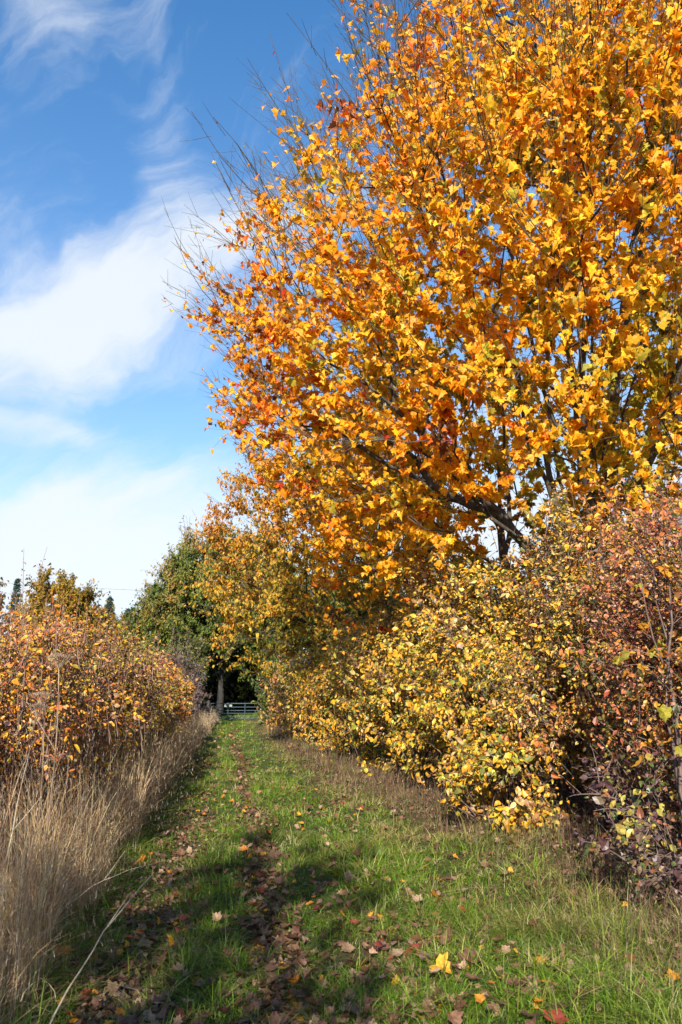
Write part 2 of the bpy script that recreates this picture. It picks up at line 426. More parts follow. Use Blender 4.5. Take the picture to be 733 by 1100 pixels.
def shrub(name, label, cat, group, loc, h, rx, ry, nstem=22, nclump=90, nspray=1100, per=14, kind='oval', size=.045,
          palette=None, low=.06, shoots=0, shoot_h=.6, stem_mat=None, leaf_m=None, p=2.6, inner=.35, spray_r=.13, bare_bottom=.0, twigr=.0035, upright=0.0):
    loc = np.array([loc[0], loc[1], float(ground_h(loc[0], loc[1])) - .03])
    root = empty(name, tuple(loc), label, cat, group)
    # stems
    a = rng.uniform(0, 2 * PI, nstem); rr = .22 * np.sqrt(rng.random(nstem))
    A = np.stack([rr * np.cos(a) * rx, rr * np.sin(a) * ry * 1.3, np.zeros(nstem)], -1)
    q = np.sqrt(rng.random(nstem)) * .85
    a2 = a + rng.normal(0, .5, nstem)
    B = np.stack([q * np.cos(a2) * rx, q * np.sin(a2) * ry, h * (1 - .3 * q ** 2) * rng.uniform(.72, .98, nstem)], -1)
    C = A + np.stack([.25 * (B - A)[:, 0], .25 * (B - A)[:, 1], h * rng.uniform(.4, .6, nstem)], -1)
    K = 9
    SP = bez(A, C, B, K); SP[:, 1:-1] += rng.normal(0, .025, SP[:, 1:-1].shape) * h / 2.5
    r0 = rng.uniform(.009, .022, nstem) * h / 2.6
    SR = r0[:, None] * np.linspace(1, .25, K)[None]
    wood = Bag(); wood.add(*tubes(SP, SR, 5))
    # clumps on a noisy superellipsoid
    d = unit(rng.normal(size=(nclump * 3, 3))); d = d[d[:, 2] > -.85][:nclump]
    cz = h * .5
    rad = (np.abs(d[:, 0] / rx) ** p + np.abs(d[:, 1] / ry) ** p + np.abs(d[:, 2] / (h * .5)) ** p) ** (-1 / p)
    off = random.uniform(0, 50)
    rad *= 1 + .34 * noise_at(d, 2.4, off)
    f = 1 - inner * rng.random(len(d)) ** 1.6
    CL = d * (rad * f)[:, None] + np.array([0, 0, cz])
    CL[:, 2] = np.maximum(CL[:, 2], low * h)
    ci = rng.integers(0, len(CL), nspray)
    Sx = CL[ci] + rng.normal(0, spray_r, (nspray, 3)) * np.array([1, 1, 1.15])
    Sx[:, 2] = np.maximum(Sx[:, 2], low * h * rng.uniform(.6, 1.4, nspray))
    sp = SP[:, 1:].reshape(-1, 3)
    D = np.linalg.norm(Sx[:, None] - sp[None], axis=2) + .9 * np.maximum(0, sp[None, :, 2] - Sx[:, None, 2])
    base = sp[D.argmin(1)]
    if upright:
        ur = rng.random(nspray) < upright
        base = np.where(ur[:, None], Sx + np.stack([rng.normal(0, .07, nspray), rng.normal(0, .07, nspray), -np.minimum(Sx[:, 2] * .9, rng.uniform(.45, 1.0, nspray))], -1), base)
    v = Sx - base; ln = np.linalg.norm(v, axis=1, keepdims=True)
    mxl = rng.uniform(.3, .6, (nspray, 1)); long_ = ln > mxl
    v = np.where(long_, unit(unit(v) + np.array([0, 0, .7]) + rng.normal(0, .25, v.shape)) * mxl, v)
    base = Sx - v; ln = np.minimum(ln, mxl) * 1.0
    ctl = base + v * .5 + np.array([0, 0, .12]) * ln + rng.normal(0, .06, v.shape) * ln
    TP = bez(base, ctl, Sx, 5)
    tr = twigr * rng.uniform(.7, 1.6, nspray)
    wood.add(*tubes(TP, tr[:, None] * np.linspace(1.5, .5, 5)[None], 3))
    # vertical shoots through the top
    lv, ln_, lt, ls, lc = [], [], [], [], []
    if shoots:
        q = np.sqrt(rng.random(shoots)) * .95; a3 = rng.uniform(0, 2 * PI, shoots)
        b0 = np.stack([q * np.cos(a3) * rx, q * np.sin(a3) * ry, h * (1 - .35 * q ** 2) * rng.uniform(.5, .9, shoots)], -1)
        hh = shoot_h * rng.gamma(4, .25, shoots)
        t0 = b0 + np.stack([rng.normal(0, .1, shoots), rng.normal(0, .1, shoots), .2 + hh], -1)
        HP = bez(b0, (b0 + t0) / 2 + rng.normal(0, .03, b0.shape), t0, 5)
        wood.add(*tubes(HP, (rng.uniform(.003, .006, shoots))[:, None] * np.linspace(1.2, .5, 5)[None], 3))
        m_ = shoots * 26; j = rng.integers(0, shoots, m_); t = rng.random(m_) * .95
        seg = b0[j] + (t0 - b0)[j] * t[:, None]
        lv.append(seg + rng.normal(0, .015, seg.shape)); aa = rng.uniform(0, 2 * PI, m_)
        out = np.stack([np.cos(aa), np.sin(aa), rng.uniform(.1, 1.0, m_)], -1)
        lt.append(out); ln_.append(np.stack([-np.cos(aa), -np.sin(aa), np.full(m_, .9)], -1) + rng.normal(0, .5, (m_, 3)))
        ls.append(size * rng.uniform(.6, 1.2, m_) * (1 - .4 * t)); lc.append(t * 0 + 1)
    M = nspray * per
    j = np.repeat(np.arange(nspray), per); t = rng.uniform(.35, 1.04, M)
    k0 = np.clip((t * 4).astype(int), 0, 3); fr = t * 4 - k0
    pt = TP[j, k0] * (1 - fr)[:, None] + TP[j, k0 + 1] * fr[:, None]
    pt = pt + rng.normal(0, .028 + size * .25, pt.shape)
    outw = unit(pt - np.array([0, 0, cz * .8]))
    if bare_bottom > 0:
        kp = rng.random(M) < np.clip((pt[:, 2] / h - bare_bottom) / .25, .12, 1)
        pt, outw, j = pt[kp], outw[kp], j[kp]; M = len(pt)
    lv.append(pt); ln_.append(outw * .5 + np.array([-.15, -.4, .5]) + rng.normal(0, .5, pt.shape))
    lt.append(outw * .7 + np.array([0, 0, -.35]) + rng.normal(0, .7, pt.shape))
    ls.append(size * rng.gamma(4.5, 1 / 4.5, M).clip(.35, 2.0)); lc.append(np.zeros(M))
    P_ = np.concatenate(lv); n = len(P_)
    cu = noise_at(CL, 1.6, off + 9)
    un = rng.random(n)
    bias = np.zeros(n); bias[-M:] = cu[ci[j]] * .85
    un = np.clip(un + bias, 0, .999)
    col = pick(palette, n, un)
    col2 = col * rng.uniform(.55, 1.0, (n, 1)) * np.array([1, .8, .8])
    lf = Bag(); lf.add(*leaves(kind, P_, np.concatenate(ln_), np.concatenate(lt), np.concatenate(ls), col, col2))
    link('stems', wood.mesh('stems', smooth=True, tint=False), stem_mat or M_TWIG, root)
    link('foliage', lf.mesh('foliage'), leaf_m or M_SMALL, root)
    return root

def tree(name, label, cat, group, base, fork, crown, rad, nprim=8, ntgt=700, ntwig=2500, per=9, kind='maple', size=.11,
         colf=None, leafy=None, twig_len=.7, tip_r=.006, pexp=2.1, bark=None, leaf_m=None, shell=.45, alpha=.4, trunk_r=None, keep=None, prim_dirs=None, low_cut=-.85, droop=.85, long_twigs=0.0):
    base = np.array(base, float); crown = np.array(crown, float) - base; rad = np.array(rad, float)
    root = empty(name, tuple(base), label, cat, group)
    nodes = [np.zeros(3)]; par = [-1]; plen = [0.]
    def extend(i, pts):
        for q in pts:
            nodes.append(q); par.append(i); plen.append(plen[i] + float(np.linalg.norm(q - nodes[i]))); i = len(nodes) - 1
        return i
    fk = np.array([.1, 0, fork])
    f = extend(0, [fk * t + rng.normal(0, .03, 3) * np.array([1, 1, 0]) for t in np.linspace(.2, 1, 5)])
    for k in range(nprim):
        a = 2 * PI * k / nprim + rng.normal(0, .25)
        el = rng.uniform(.35, 1.3)
        dd = np.array([math.cos(a) * math.cos(el), math.sin(a) * math.cos(el), math.sin(el)])
        tgt = crown + rad * dd * np.array([1, 1, .9]) * rng.uniform(.45, .68)
        if prim_dirs is not None and k < len(prim_dirs): tgt = np.array(prim_dirs[k]) - base
        st = max(1, f - rng.integers(0, 3))
        A_ = nodes[st]; C_ = A_ + np.array([(tgt - A_)[0] * .3, (tgt - A_)[1] * .3, (tgt - A_)[2] * .55])
        L_ = np.linalg.norm(tgt - A_); kk = max(4, int(L_ / .4))
        extend(st, bez(A_[None], C_[None], tgt[None], kk)[0][1:] + rng.normal(0, .04, (kk - 1, 3)))
    # targets
    d = unit(rng.normal(size=(ntgt * 2, 3))); d = d[d[:, 2] > low_cut][:ntgt]
    off = random.uniform(0, 50)
    rr = (shell + (1 - shell) * rng.random(len(d)) ** .7) * (1 + .13 * noise_at(d, 1.9, off))
    T_ = crown + rad * d * rr[:, None]
    if keep is not None:
        kp = keep(T_ + base); T_ = T_[kp]
    order = np.argsort(np.linalg.norm(T_ - fk, axis=1)); T_ = T_[order]
    cap = 60000
    NA = np.zeros((cap, 3)); DA = np.zeros((cap, 3)); LA = np.zeros(cap)
    m_ = len(nodes); NA[:m_] = nodes; LA[:m_] = plen
    for i in range(1, m_): DA[i] = nodes[i] - nodes[par[i]]
    DA[:m_] = unit(DA[:m_]); cnt = m_
    lo = 3
    tips = []
    for t_ in T_:
        v = t_ - NA[lo:cnt]; dist = np.linalg.norm(v, axis=1) + 1e-6
        cs = np.sum(v * DA[lo:cnt], 1) / dist
        cost = dist * (1 + .9 * np.clip(.55 - cs, 0, 2)) + alpha * LA[lo:cnt]
        i = int(cost.argmin()) + lo
        A_ = NA[i]; L_ = float(np.linalg.norm(t_ - A_))
        if L_ < .08: continue
        kk = max(2, int(L_ / .38) + 1)
        C_ = A_ + DA[i] * L_ * .35 + (t_ - A_) * .15 + np.array([0, 0, .04 * L_])
        pts = bez(A_[None], C_[None], t_[None], kk)[0][1:]
        pts[:-1] += rng.normal(0, .02 * min(L_, 1.5), pts[:-1].shape)
        for q in pts:
            if cnt >= cap: break
            NA[cnt] = q; par.append(i); DA[cnt] = unit(q - NA[i]); LA[cnt] = LA[i] + np.linalg.norm(q - NA[i]); i = cnt; cnt += 1
        tips.append(i)
    par = np.array(par[:cnt]); NA = NA[:cnt]; DA = DA[:cnt]
    acc = np.zeros(cnt); kids = np.zeros(cnt, int); best = np.full(cnt, -1)
    for i in range(cnt - 1, 0, -1):
        if acc[i] == 0: acc[i] = tip_r ** pexp
        p_ = par[i]; acc[p_] += acc[i]; kids[p_] += 1
        if best[p_] < 0 or acc[best[p_]] < acc[i]: best[p_] = i
    rad_n = acc ** (1 / pexp)
    if trunk_r: 
        s_ = trunk_r / rad_n[0]
        rad_n *= 1 + (s_ - 1) * np.clip(rad_n / rad_n[0] * 1.4, 0, 1) ** .7
    rad_n[0] *= 1.35
    # chains
    chains = {}
    starts = [(0, None)]
    for i in range(1, cnt):
        if best[par[i]] != i: starts.append((i, par[i]))
    for s_, p_ in starts:
        ch = [s_] if p_ is None else [p_, s_]
        while best[ch[-1]] >= 0: ch.append(int(best[ch[-1]]))
        if len(ch) < 2: continue
        rs = rad_n[ch].copy()
        if p_ is not None: rs[0] = min(rs[0], rs[1] * 1.25)
        rs[-1] *= .6
        thick = 8 if rs[0] > .05 else (5 if rs[0] > .015 else 3)
        chains.setdefault((len(ch), thick), []).append((NA[ch], rs))
    wt = Bag(); wb = Bag()
    for (ln, sd), lst in chains.items():
        V_, F_ = tubes(np.stack([c[0] for c in lst]), np.stack([c[1] for c in lst]), sd)
        (wt if sd == 8 else wb).add(V_, F_)
    # twigs
    outer = np.linalg.norm((NA - crown) / rad, axis=1)
    cand = np.where((np.arange(cnt) > 6) & (outer > shell * .8) & (rad_n < .03))[0]
    ti = np.concatenate([np.array(tips), rng.choice(cand, max(ntwig - len(tips), 10))])[:max(ntwig, len(tips))]
    if keep is not None: ti = ti[keep(NA[ti] + base)]
    n = len(ti)
    dirs = unit(DA[ti] * .9 + unit((NA[ti] - crown) / rad) * .5 + np.array([0, 0, .3]) + rng.normal(0, .42, (n, 3)))
    tl = twig_len * rng.gamma(6, 1 / 6, n)
    if long_twigs:
        lt_ = (rng.random(n) < long_twigs) & (dirs[:, 2] > -.1)
        dirs[lt_] = unit(dirs[lt_] * .5 + unit((NA[ti][lt_] - crown) / rad) * .35 + np.array([0, 0, .5]))
        tl = np.where(lt_, twig_len * rng.uniform(1.3, 2.2, n), tl)
    A_ = NA[ti]; B_ = A_ + dirs * tl[:, None] + np.array([0, 0, .08]) * tl[:, None]
    TP = bez(A_, (A_ + B_) / 2 + rng.normal(0, .07, A_.shape) * (1 + tl[:, None] * .6) - np.array([0, 0, .05]) * tl[:, None], B_, 4)
    wb.add(*tubes(TP, (tip_r * np.where(tl > twig_len * 1.6, 1.35, .8) * rng.uniform(.7, 1.1, n))[:, None] * np.linspace(1, .45, 4)[None], 3))
    if long_twigs:                                   # forked side twiglets
        q = np.repeat(np.where(lt_)[0], 4); m4 = len(q); tt = rng.uniform(.3, .9, m4)
        o_ = A_[q] + (B_ - A_)[q] * tt[:, None] - np.array([0, 0, .05]) * (tl[q] * tt * (1 - tt) * 2)[:, None]
        e_ = o_ + unit(dirs[q] + rng.normal(0, .45, (m4, 3))) * (tl[q] * rng.uniform(.15, .38, m4))[:, None]
        wb.add(*tubes(bez(o_, (o_ + e_) / 2 + np.array([0, 0, -.02]), e_, 3), tip_r * .62 * np.repeat(np.array([[1.1, .9, .5]]), m4, 0), 3))
    # leaves along the twigs
    M = n * per; j = np.repeat(np.arange(n), per); t = rng.uniform(.12, 1.0, M)
    k0 = np.clip((t * 3).astype(int), 0, 2); fr = t * 3 - k0
    pt = TP[j, k0] * (1 - fr)[:, None] + TP[j, k0 + 1] * fr[:, None]
    rn = np.linalg.norm((pt - crown) / rad, axis=1)
    pr = np.ones(M) if leafy is None else leafy(pt + base, rn, t, j, off)
    kp = rng.random(M) < pr
    pt, j, t, rn = pt[kp], j[kp], t[kp], rn[kp]; M = len(pt)
    pet = unit(rng.normal(size=(M, 3)) + np.array([0, 0, -.5])) * size * rng.uniform(.15, .7, M)[:, None]
    pt = pt + pet
    outw = unit((pt - crown) / rad)
    nn = outw * .4 + np.array([-.15, -.45, .42]) + rng.normal(0, .52, (M, 3))
    td = outw * .3 + np.array([0, 0, -droop]) + rng.normal(0, .45, (M, 3))
    col, col2 = colf(pt + base, rn, j, off)
    lf = Bag(); lf.add(*leaves(kind, pt, nn, td, size * rng.gamma(9, 1 / 9, M).clip(.45, 1.6) * (1 - .35 * np.clip((rn - .8) / .25, 0, 1)), col, col2, fold=.6, curl=.5))
    link('trunk', wt.mesh('trunk', smooth=True, tint=False), bark or M_BARK, root)
    link('branches', wb.mesh('branches', smooth=True, tint=False), bark or M_BARK, root)
    link('crown', lf.mesh('crown'), leaf_m or M_LEAF, root)
    return root

# ------------------------------------------------------------------ the big maple
MAP_PAL = [(.5, (.42, .38, .03)), (2.6, (.88, .58, .035)), (5.2, (.92, .47, .015)), (3.4, (.90, .33, .012)), (1.1, (.80, .18, .012)), (.55, (.55, .05, .015)), (.45, (.22, .08, .03))]
def maple_col(P, rn, j, off):
    n = len(P)
    cell = np.floor(P * 1.6)
    a = noise_at(P[::1], .42, off) ; b_ = noise_at(P, 1.3, off + 20)
    lowin = np.clip((7.5 - P[:, 2]) / 6, 0, 1) * np.clip((P[:, 0] - 1.5) / 4, 0, 1)
    u = .40 + a * .42 + b_ * .40 + (rn - .85) * .65 + rng.normal(0, .17, n) - .26 * lowin
    u += .12 * np.clip((2.8 - P[:, 0]) / 3, 0, 1)
    u = u + .33 * np.clip((noise_at(P, 1.15, off + 33) - .3) / .15, 0, 1) * (.3 + .7 * rng.random(n))
    u = np.clip(u, 0, .985)
    c = pick(MAP_PAL, n, u)
    c2 = c * np.array([1.0, .82, .7]) * rng.uniform(.88, 1.12, (n, 1))
    return c, c2
def maple_leafy(P, rn, t, j, off):
    g = noise_at(P, .8, off + 5)
    top_left = np.clip((P[:, 2] - 6.8) / 4.5, 0, 1) * np.clip((5.2 - P[:, 0]) / 3.5, 0, 1)
    k = np.clip(1.0 + g * 1.5, .08, 1)
    k *= 1 - np.clip((rn - .80) / .25, 0, 1) * (.35 + .62 * top_left)
    k *= 1 - .68 * top_left
    k *= 1 - .8 * (t > .6) * np.clip(top_left + .25 * (rn > .9), 0, 1)
    hole = np.exp(-(((P[:, 0] - 5.0) / 1.4) ** 2 + ((P[:, 2] - 5.2) / 1.5) ** 2)) * (P[:, 1] < 13)
    return k * (1 - .42 * hole)
def bearing(a, e): return np.array([math.sin(R(a)) * math.cos(R(e)), math.cos(R(a)) * math.cos(R(e)), math.sin(R(e))])
CUT_N = np.cross(bearing(-4.4, 27), bearing(8.6, 46)); CUT_N /= np.linalg.norm(CUT_N)
if CUT_N[0] < 0: CUT_N = -CUT_N                 # the crown is flattened on its upper lane side
def maple_keep(P):
    flat = ((P - np.array([0, 0, 1.6])) @ CUT_N) > .3 + .35 * np.sin(P[:, 2] * 2.1) * np.sin(P[:, 1] * 1.7)
    az = np.degrees(np.arctan2(P[:, 0], P[:, 1]))
    far = (P[:, 1] > 15.5) & (rng.random(len(P)) < .5)
    low = (P[:, 0] < 4.6) & (P[:, 1] < 13.5) & (P[:, 2] < 3.75 + .25 * np.sin(P[:, 0] * 2.3 + P[:, 1]))
    return ((az < 40) | (rng.random(len(P)) < .45)) & ~far & ~low & flat
tree('maple_tree', 'large maple with golden orange and red leaves rising behind the right hedge', 'maple tree', None,
     (5.9, 12.6, 0), 2.2, (5.9, 12.6, 8.5), (6.7, 6.6, 7.0), nprim=16, ntgt=2700, ntwig=9500, per=18, kind='maple', size=.092,
     colf=maple_col, leafy=maple_leafy, twig_len=.75, keep=maple_keep, trunk_r=.30, low_cut=-.9, shell=.42, long_twigs=.3,
     prim_dirs=[(2.3, 10.5, 9.8), (1.6, 11.5, 6.6), (4.4, 9.2, 10.5), (5.0, 11.5, 12.2), (6.2, 12.6, 12.8), (7.6, 12, 11.5), (3.4, 12.3, 11.2), (2.2, 10.2, 5.2), (7.3, 10, 8.0), (4.2, 9, 6.0)])

# ------------------------------------------------------------------ second tree, oak, distant trees
def flat_col(pal, grad=None, ns=.6, k=.9, rn_k=0.0):
    def f(P, rn, j, off):
        n = len(P)
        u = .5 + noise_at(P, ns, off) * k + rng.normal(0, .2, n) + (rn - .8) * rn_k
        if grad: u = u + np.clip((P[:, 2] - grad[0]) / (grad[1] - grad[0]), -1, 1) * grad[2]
        c = pick(pal, n, np.clip(u, 0, .999))
        return c, c * np.array([.9, .75, .7])
    return f
def lf_noise(a=1.0, b_=1.0, sc=.6):
    return lambda P, rn, t, j, off: np.clip(a + b_ * noise_at(P, sc, off + 3), .1, 1)

MID_PAL = [(1.2, (.12, .14, .02)), (1.6, (.22, .22, .03)), (1.2, (.42, .34, .05)), (2.6, (.66, .44, .045)), (2.4, (.72, .36, .035)), (.8, (.55, .22, .03))]
tree('field_maple_tree', 'smaller orange and olive leaved tree leaning over the lane beyond the large maple', 'tree', None,
     (4.6, 23.5, 0), 1.7, (3.2, 23.5, 5.6), (4.3, 4.2, 4.3), nprim=9, ntgt=1000, ntwig=4200, per=13, kind='broad', size=.105,
     colf=flat_col(MID_PAL, (4.2, 7.0, .32), .7, .45, .5), leafy=lf_noise(.9, 1.0, .8), twig_len=.55, tip_r=.006, trunk_r=.2, shell=.4, bark=M_BARK2)
OAK_PAL = [(2.0, (.04, .066, .010)), (3.4, (.08, .118, .014)), (2.6, (.145, .175, .02)), (.45, (.20, .18, .03)), (.1, (.30, .2, .04))]
tree('oak_tree', 'broad dark green oak with its trunk just left behind the metal gate', 'oak tree', None,
     (-.9, 60, 0), 2.6, (-1.1, 60, 7.9), (5.6, 5, 5.9), nprim=9, ntgt=900, ntwig=5200, per=13, kind='oak', size=.25,
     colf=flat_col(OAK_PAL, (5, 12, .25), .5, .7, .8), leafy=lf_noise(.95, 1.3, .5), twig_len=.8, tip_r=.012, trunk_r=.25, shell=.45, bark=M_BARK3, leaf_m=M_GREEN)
for i, (bx, by, hh, r_, lab) in enumerate([
        (4.5, 66, 12, 5.0, 'dark leafy woodland tree shading the ground straight beyond the gate'),
        (9.5, 60, 11, 4.6, 'dark leafy woodland tree behind the far end of the right hedge'),
        (1.6, 74, 12, 5.5, 'rearmost dark woodland tree seen above the middle of the gate'),
        (-5.5, 72, 11, 4.8, 'dark woodland tree behind the left side of the oak')]):
    tree('woodland_tree', lab, 'tree', 'woodland trees beyond the gate', (bx, by, 0), 2.4, (bx, by, hh * .56), (r_, r_ * .9, hh * .46),
         nprim=6, ntgt=350, ntwig=1600, per=11, kind='oval', size=.36, colf=flat_col(OAK_PAL, None, .5, .8), leafy=lf_noise(.9, 1, .5),
         twig_len=.8, tip_r=.012, trunk_r=.26, bark=M_BARK2, leaf_m=M_GREEN)
FAR1 = [(1.6, (.18, .14, .025)), (3, (.38, .27, .03)), (2, (.50, .33, .035)), (1.5, (.32, .15, .03)), (.8, (.1, .1, .02))]
FAR2 = [(1.6, (.2, .1, .03)), (3, (.38, .18, .04)), (1.5, (.5, .27, .05)), (1, (.16, .13, .03))]
def far_tree(lab, bx, by, hh, r_, pal, cz=.55):
    tree('hedgerow_tree', lab, 'tree', 'autumn trees far beyond the left hedge', (bx, by, 0), 2.5, (bx, by, hh * cz), (r_, r_ * .9, hh * (1 - cz)),
         nprim=7, ntgt=420, ntwig=1900, per=11, kind='oval', size=.34, colf=flat_col(pal, None, .35, .9), leafy=lf_noise(.9, 1.2, .45),
         twig_len=.8, tip_r=.012, trunk_r=.28, bark=M_BARK2)
far_tree('rounded golden brown tree above the left hedge between two conifers', -16.8, 80, 13.2, 4.2, FAR1)
far_tree('rusty brown tree cut off by the left edge of the view', -20.6, 62, 12.4, 3.1, FAR2)
far_tree('low brown tree just right of the rounded golden tree', -12.9, 84, 9.6, 2.2, FAR1)
far_tree('small orange bush shaped tree close to the left side of the oak', -10.4, 88, 7.6, 2.2, FAR2)

tree('hedgerow_tree', 'thinly leaved young tree added unseen behind the viewer on the left to shade the lane', 'tree', None, (-4.0, -7.8, 0), 2.2, (-3.95, -7.8, 6.2), (1.45, 1.5, 3.2),  # unseen shade caster added behind the camera, not a tree of the far hedgerow
     nprim=6, ntgt=200, ntwig=640, per=9, kind='broad', size=.13, colf=flat_col(MID_PAL), leafy=lf_noise(.8, 1.6, .8), twig_len=.5, trunk_r=.13, bark=M_BARK2)
def conifer(lab, bx, by, hh, r_):
    root = empty('conifer_tree', (bx, by, 0), lab, 'conifer', 'conifers on the skyline')
    w = Bag(); w.add(*tubes(np.array([[[0, 0, 0], [0, 0, hh * .5], [.05, 0, hh]]], float), np.array([[.25, .15, .02]]), 7))
    link('trunk', w.mesh('trunk', smooth=True, tint=False), M_BARK2, root)
    n = 260; z = hh * (.12 + .88 * rng.random(n) ** .8); a = rng.uniform(0, 2 * PI, n)
    ln = r_ * (1 - z / hh) * rng.uniform(.6, 1.15, n) + .15
    A_ = np.stack([0 * z, 0 * z, z], -1); B_ = A_ + np.stack([np.cos(a) * ln, np.sin(a) * ln, -.25 * ln], -1)
    b2 = Bag(); b2.add(*tubes(bez(A_, (A_ + B_) / 2 + np.array([0, 0, .1]), B_, 4), np.full((n, 4), .03), 3))
    link('branches', b2.mesh('branches', smooth=True, tint=False), M_BARK2, root)
    j = rng.integers(0, n, 9000); t = rng.uniform(.15, 1, 9000)
    P_ = A_[j] + (B_ - A_)[j] * t[:, None] + rng.normal(0, .1, (9000, 3))
    c = pick([(2, (.04, .08, .06)), (2, (.06, .11, .085)), (1, (.1, .15, .12))], 9000)
    lf = Bag(); lf.add(*leaves('oval', P_, rng.normal(size=(9000, 3)) + np.array([0, 0, .8]), (B_ - A_)[j] + rng.normal(0, .4, (9000, 3)), np.full(9000, .26), c))
    link('crown', lf.mesh('crown'), M_GREEN, root)
conifer('dark narrow conifer on the skyline near the left edge of the view', -31.6, 120, 18.2, 4.4)
conifer('taller blue green conifer at the right of the rounded golden tree', -17.6, 115, 15.2, 4.4)
conifer('shorter blue green conifer nearest to the oak', -14.9, 114, 13.6, 4.0)

# ------------------------------------------------------------------ right hedge
YEL = [(.8, (.18, .19, .03)), (2, (.48, .43, .05)), (2.9, (.74, .46, .03)), (3.2, (.76, .38, .025)), (1.5, (.32, .29, .03)), (1.2, (.62, .46, .18)), (.6, (.30, .17, .05))]
YMIX = [(1.2, (.15, .16, .03)), (2, (.44, .38, .05)), (3.4, (.76, .47, .035)), (1.4, (.66, .46, .16)), (1.3, (.40, .2, .07)), (.9, (.13, .07, .055)), (.8, (.52, .2, .05))]
RUST = [(.9, (.09, .10, .025)), (1.4, (.34, .27, .05)), (1.8, (.62, .40, .05)), (3.4, (.56, .23, .07)), (2.8, (.46, .14, .07)), (1.8, (.6, .36, .24)), (1, (.14, .06, .045))]
TAN = [(.8, (.16, .15, .03)), (2, (.44, .32, .06)), (3, (.64, .43, .09)), (1.6, (.54, .3, .1)), (1.6, (.72, .5, .07))]
RG = 'bushes forming the right hedge'
def fr_(y): return float(foot_right(y))
RB = [  # y, radius_x, radius_y, height, palette, kind, size, clumps, sprays, per, label
 (5.6, 1.5, 1.0, 3.5, RUST, 'oval', .034, 90, 1500, 15, 'rust leaved hawthorn bush at the right edge, nearest of the right hedge'),
 (7.3, 1.6, 1.15, 3.6, RUST, 'oval', .036, 110, 2300, 16, 'tall russet small leaved hawthorn bush with a dark hollow at its foot'),
 (9.1, 1.5, 1.2, 3.7, YMIX, 'oval', .042, 110, 2300, 15, 'mottled yellow and purple brown bush right of the brightest yellow bushes'),
 (10.9, 1.3, 1.2, 3.6, YEL, 'broad', .05, 100, 1700, 13, 'olive yellow broad leaved bush in the right hedge below the low maple boughs'),
 (12.9, 1.35, 1.3, 3.75, YEL, 'broad', .058, 100, 1400, 13, 'bright lemon yellow bush in the middle of the right hedge'),
 (15.2, 1.3, 1.3, 3.4, YEL, 'broad', .062, 90, 1200, 12, 'rounded deep yellow bush bulging low over the right verge'),
 (17.8, 1.3, 1.5, 3.5, YEL, 'oval', .07, 90, 1100, 12, 'olive and yellow bush under the smaller orange tree'),
 (20.8, 1.3, 1.6, 3.2, YEL, 'oval', .075, 90, 1000, 12, 'yellow bush below the trunk of the smaller orange tree'),
 (24.2, 1.3, 1.9, 2.8, YEL, 'oval', .085, 90, 1000, 12, 'bright yellow bush with a tan foot beyond the smaller orange tree trunk'),
 (28.2, 1.4, 2.1, 2.9, TAN, 'oval', .095, 90, 900, 12, 'sandy brown bush at two thirds of the way to the gate in the right hedge'),
 (32.8, 1.5, 2.4, 2.8, TAN, 'oval', .11, 90, 850, 12, 'narrow strip of tan bush fifth before the gate on the right'),
 (38.0, 1.6, 2.8, 3.0, RUST, 'oval', .12, 90, 850, 12, 'brownish bush fourth before the gate on the right'),
 (44.2, 1.7, 3.2, 3.2, OAK_PAL, 'oval', .14, 90, 850, 12, 'dull green bush third before the gate on the right'),
 (50.8, 1.8, 3.0, 3.4, OAK_PAL, 'oval', .15, 90, 800, 12, 'dark green bush touching the right end of the gate'),
]
for y, rx, ry, h, pal, kd, sz, nc, nsp, per, lab in RB:
    shrub('hedge_bush', lab, 'bush', RG, (fr_(y) + rx * .93, y), h, rx, ry, nstem=20, nclump=nc, nspray=nsp, per=per, kind=kd, size=sz,
          palette=pal, shoots=30 if y < 26 else 0, shoot_h=.42, twigr=.003 * (1 + max(0, y - 10) * .05), spray_r=.15 + y * .003)
# second row behind, so the hedge has body
for y, h, pal, lab in [(8.6, 4.0, RUST, 'reddish bush behind the russet hawthorn, under the maple trunk'),
                       (13.6, 4.3, YMIX, 'green and yellow bush directly below the maple boughs, behind the lemon yellow bush')]:
    shrub('hedge_bush', lab, 'bush', RG, (fr_(y) + 3.2, y), h, 1.6, 2.4, nstem=24, nclump=110, nspray=1500, per=13, kind='oval', size=.06, palette=pal, shoots=10)
# sapling with large leaves at the right edge
SAP = [(1, (.40, .38, .05)), (3, (.74, .46, .05)), (4, (.76, .36, .04)), (1, (.5, .25, .08))]
shrub('maple_sapling', 'young yellow maple with large leaves growing out of the hedge at the right edge', 'sapling', None, (3.6, 6.15), 3.0, .42, .5, nstem=5, nclump=26,
      nspray=80, per=4, kind='maple', size=.062, palette=SAP, low=.12, spray_r=.1, leaf_m=M_LEAF, inner=.5)
shrub('hazel_sucker', 'low sprays of bright yellow rounded leaves hanging at the hedge foot beside the lane', 'bush', None, (3.15, 9.4), 1.15, .6, .95, nstem=9, nclump=34,
      nspray=330, per=9, kind='broad', size=.055, palette=YEL, low=.15, spray_r=.1)
BRAM = [(3, (.10, .05, .05)), (2, (.16, .11, .06)), (1, (.09, .13, .03)), (1, (.3, .12, .05)), (.7, (.42, .34, .06))]
shrub('bramble_bush', 'low tangle of purple brown bramble leaves at the near foot of the right hedge', 'bramble', None, (3.6, 6.3), .9, .7, 1.1, nstem=16, nclump=50,
      nspray=360, per=7, kind='broad', size=.045, palette=BRAM, low=.08, spray_r=.12)

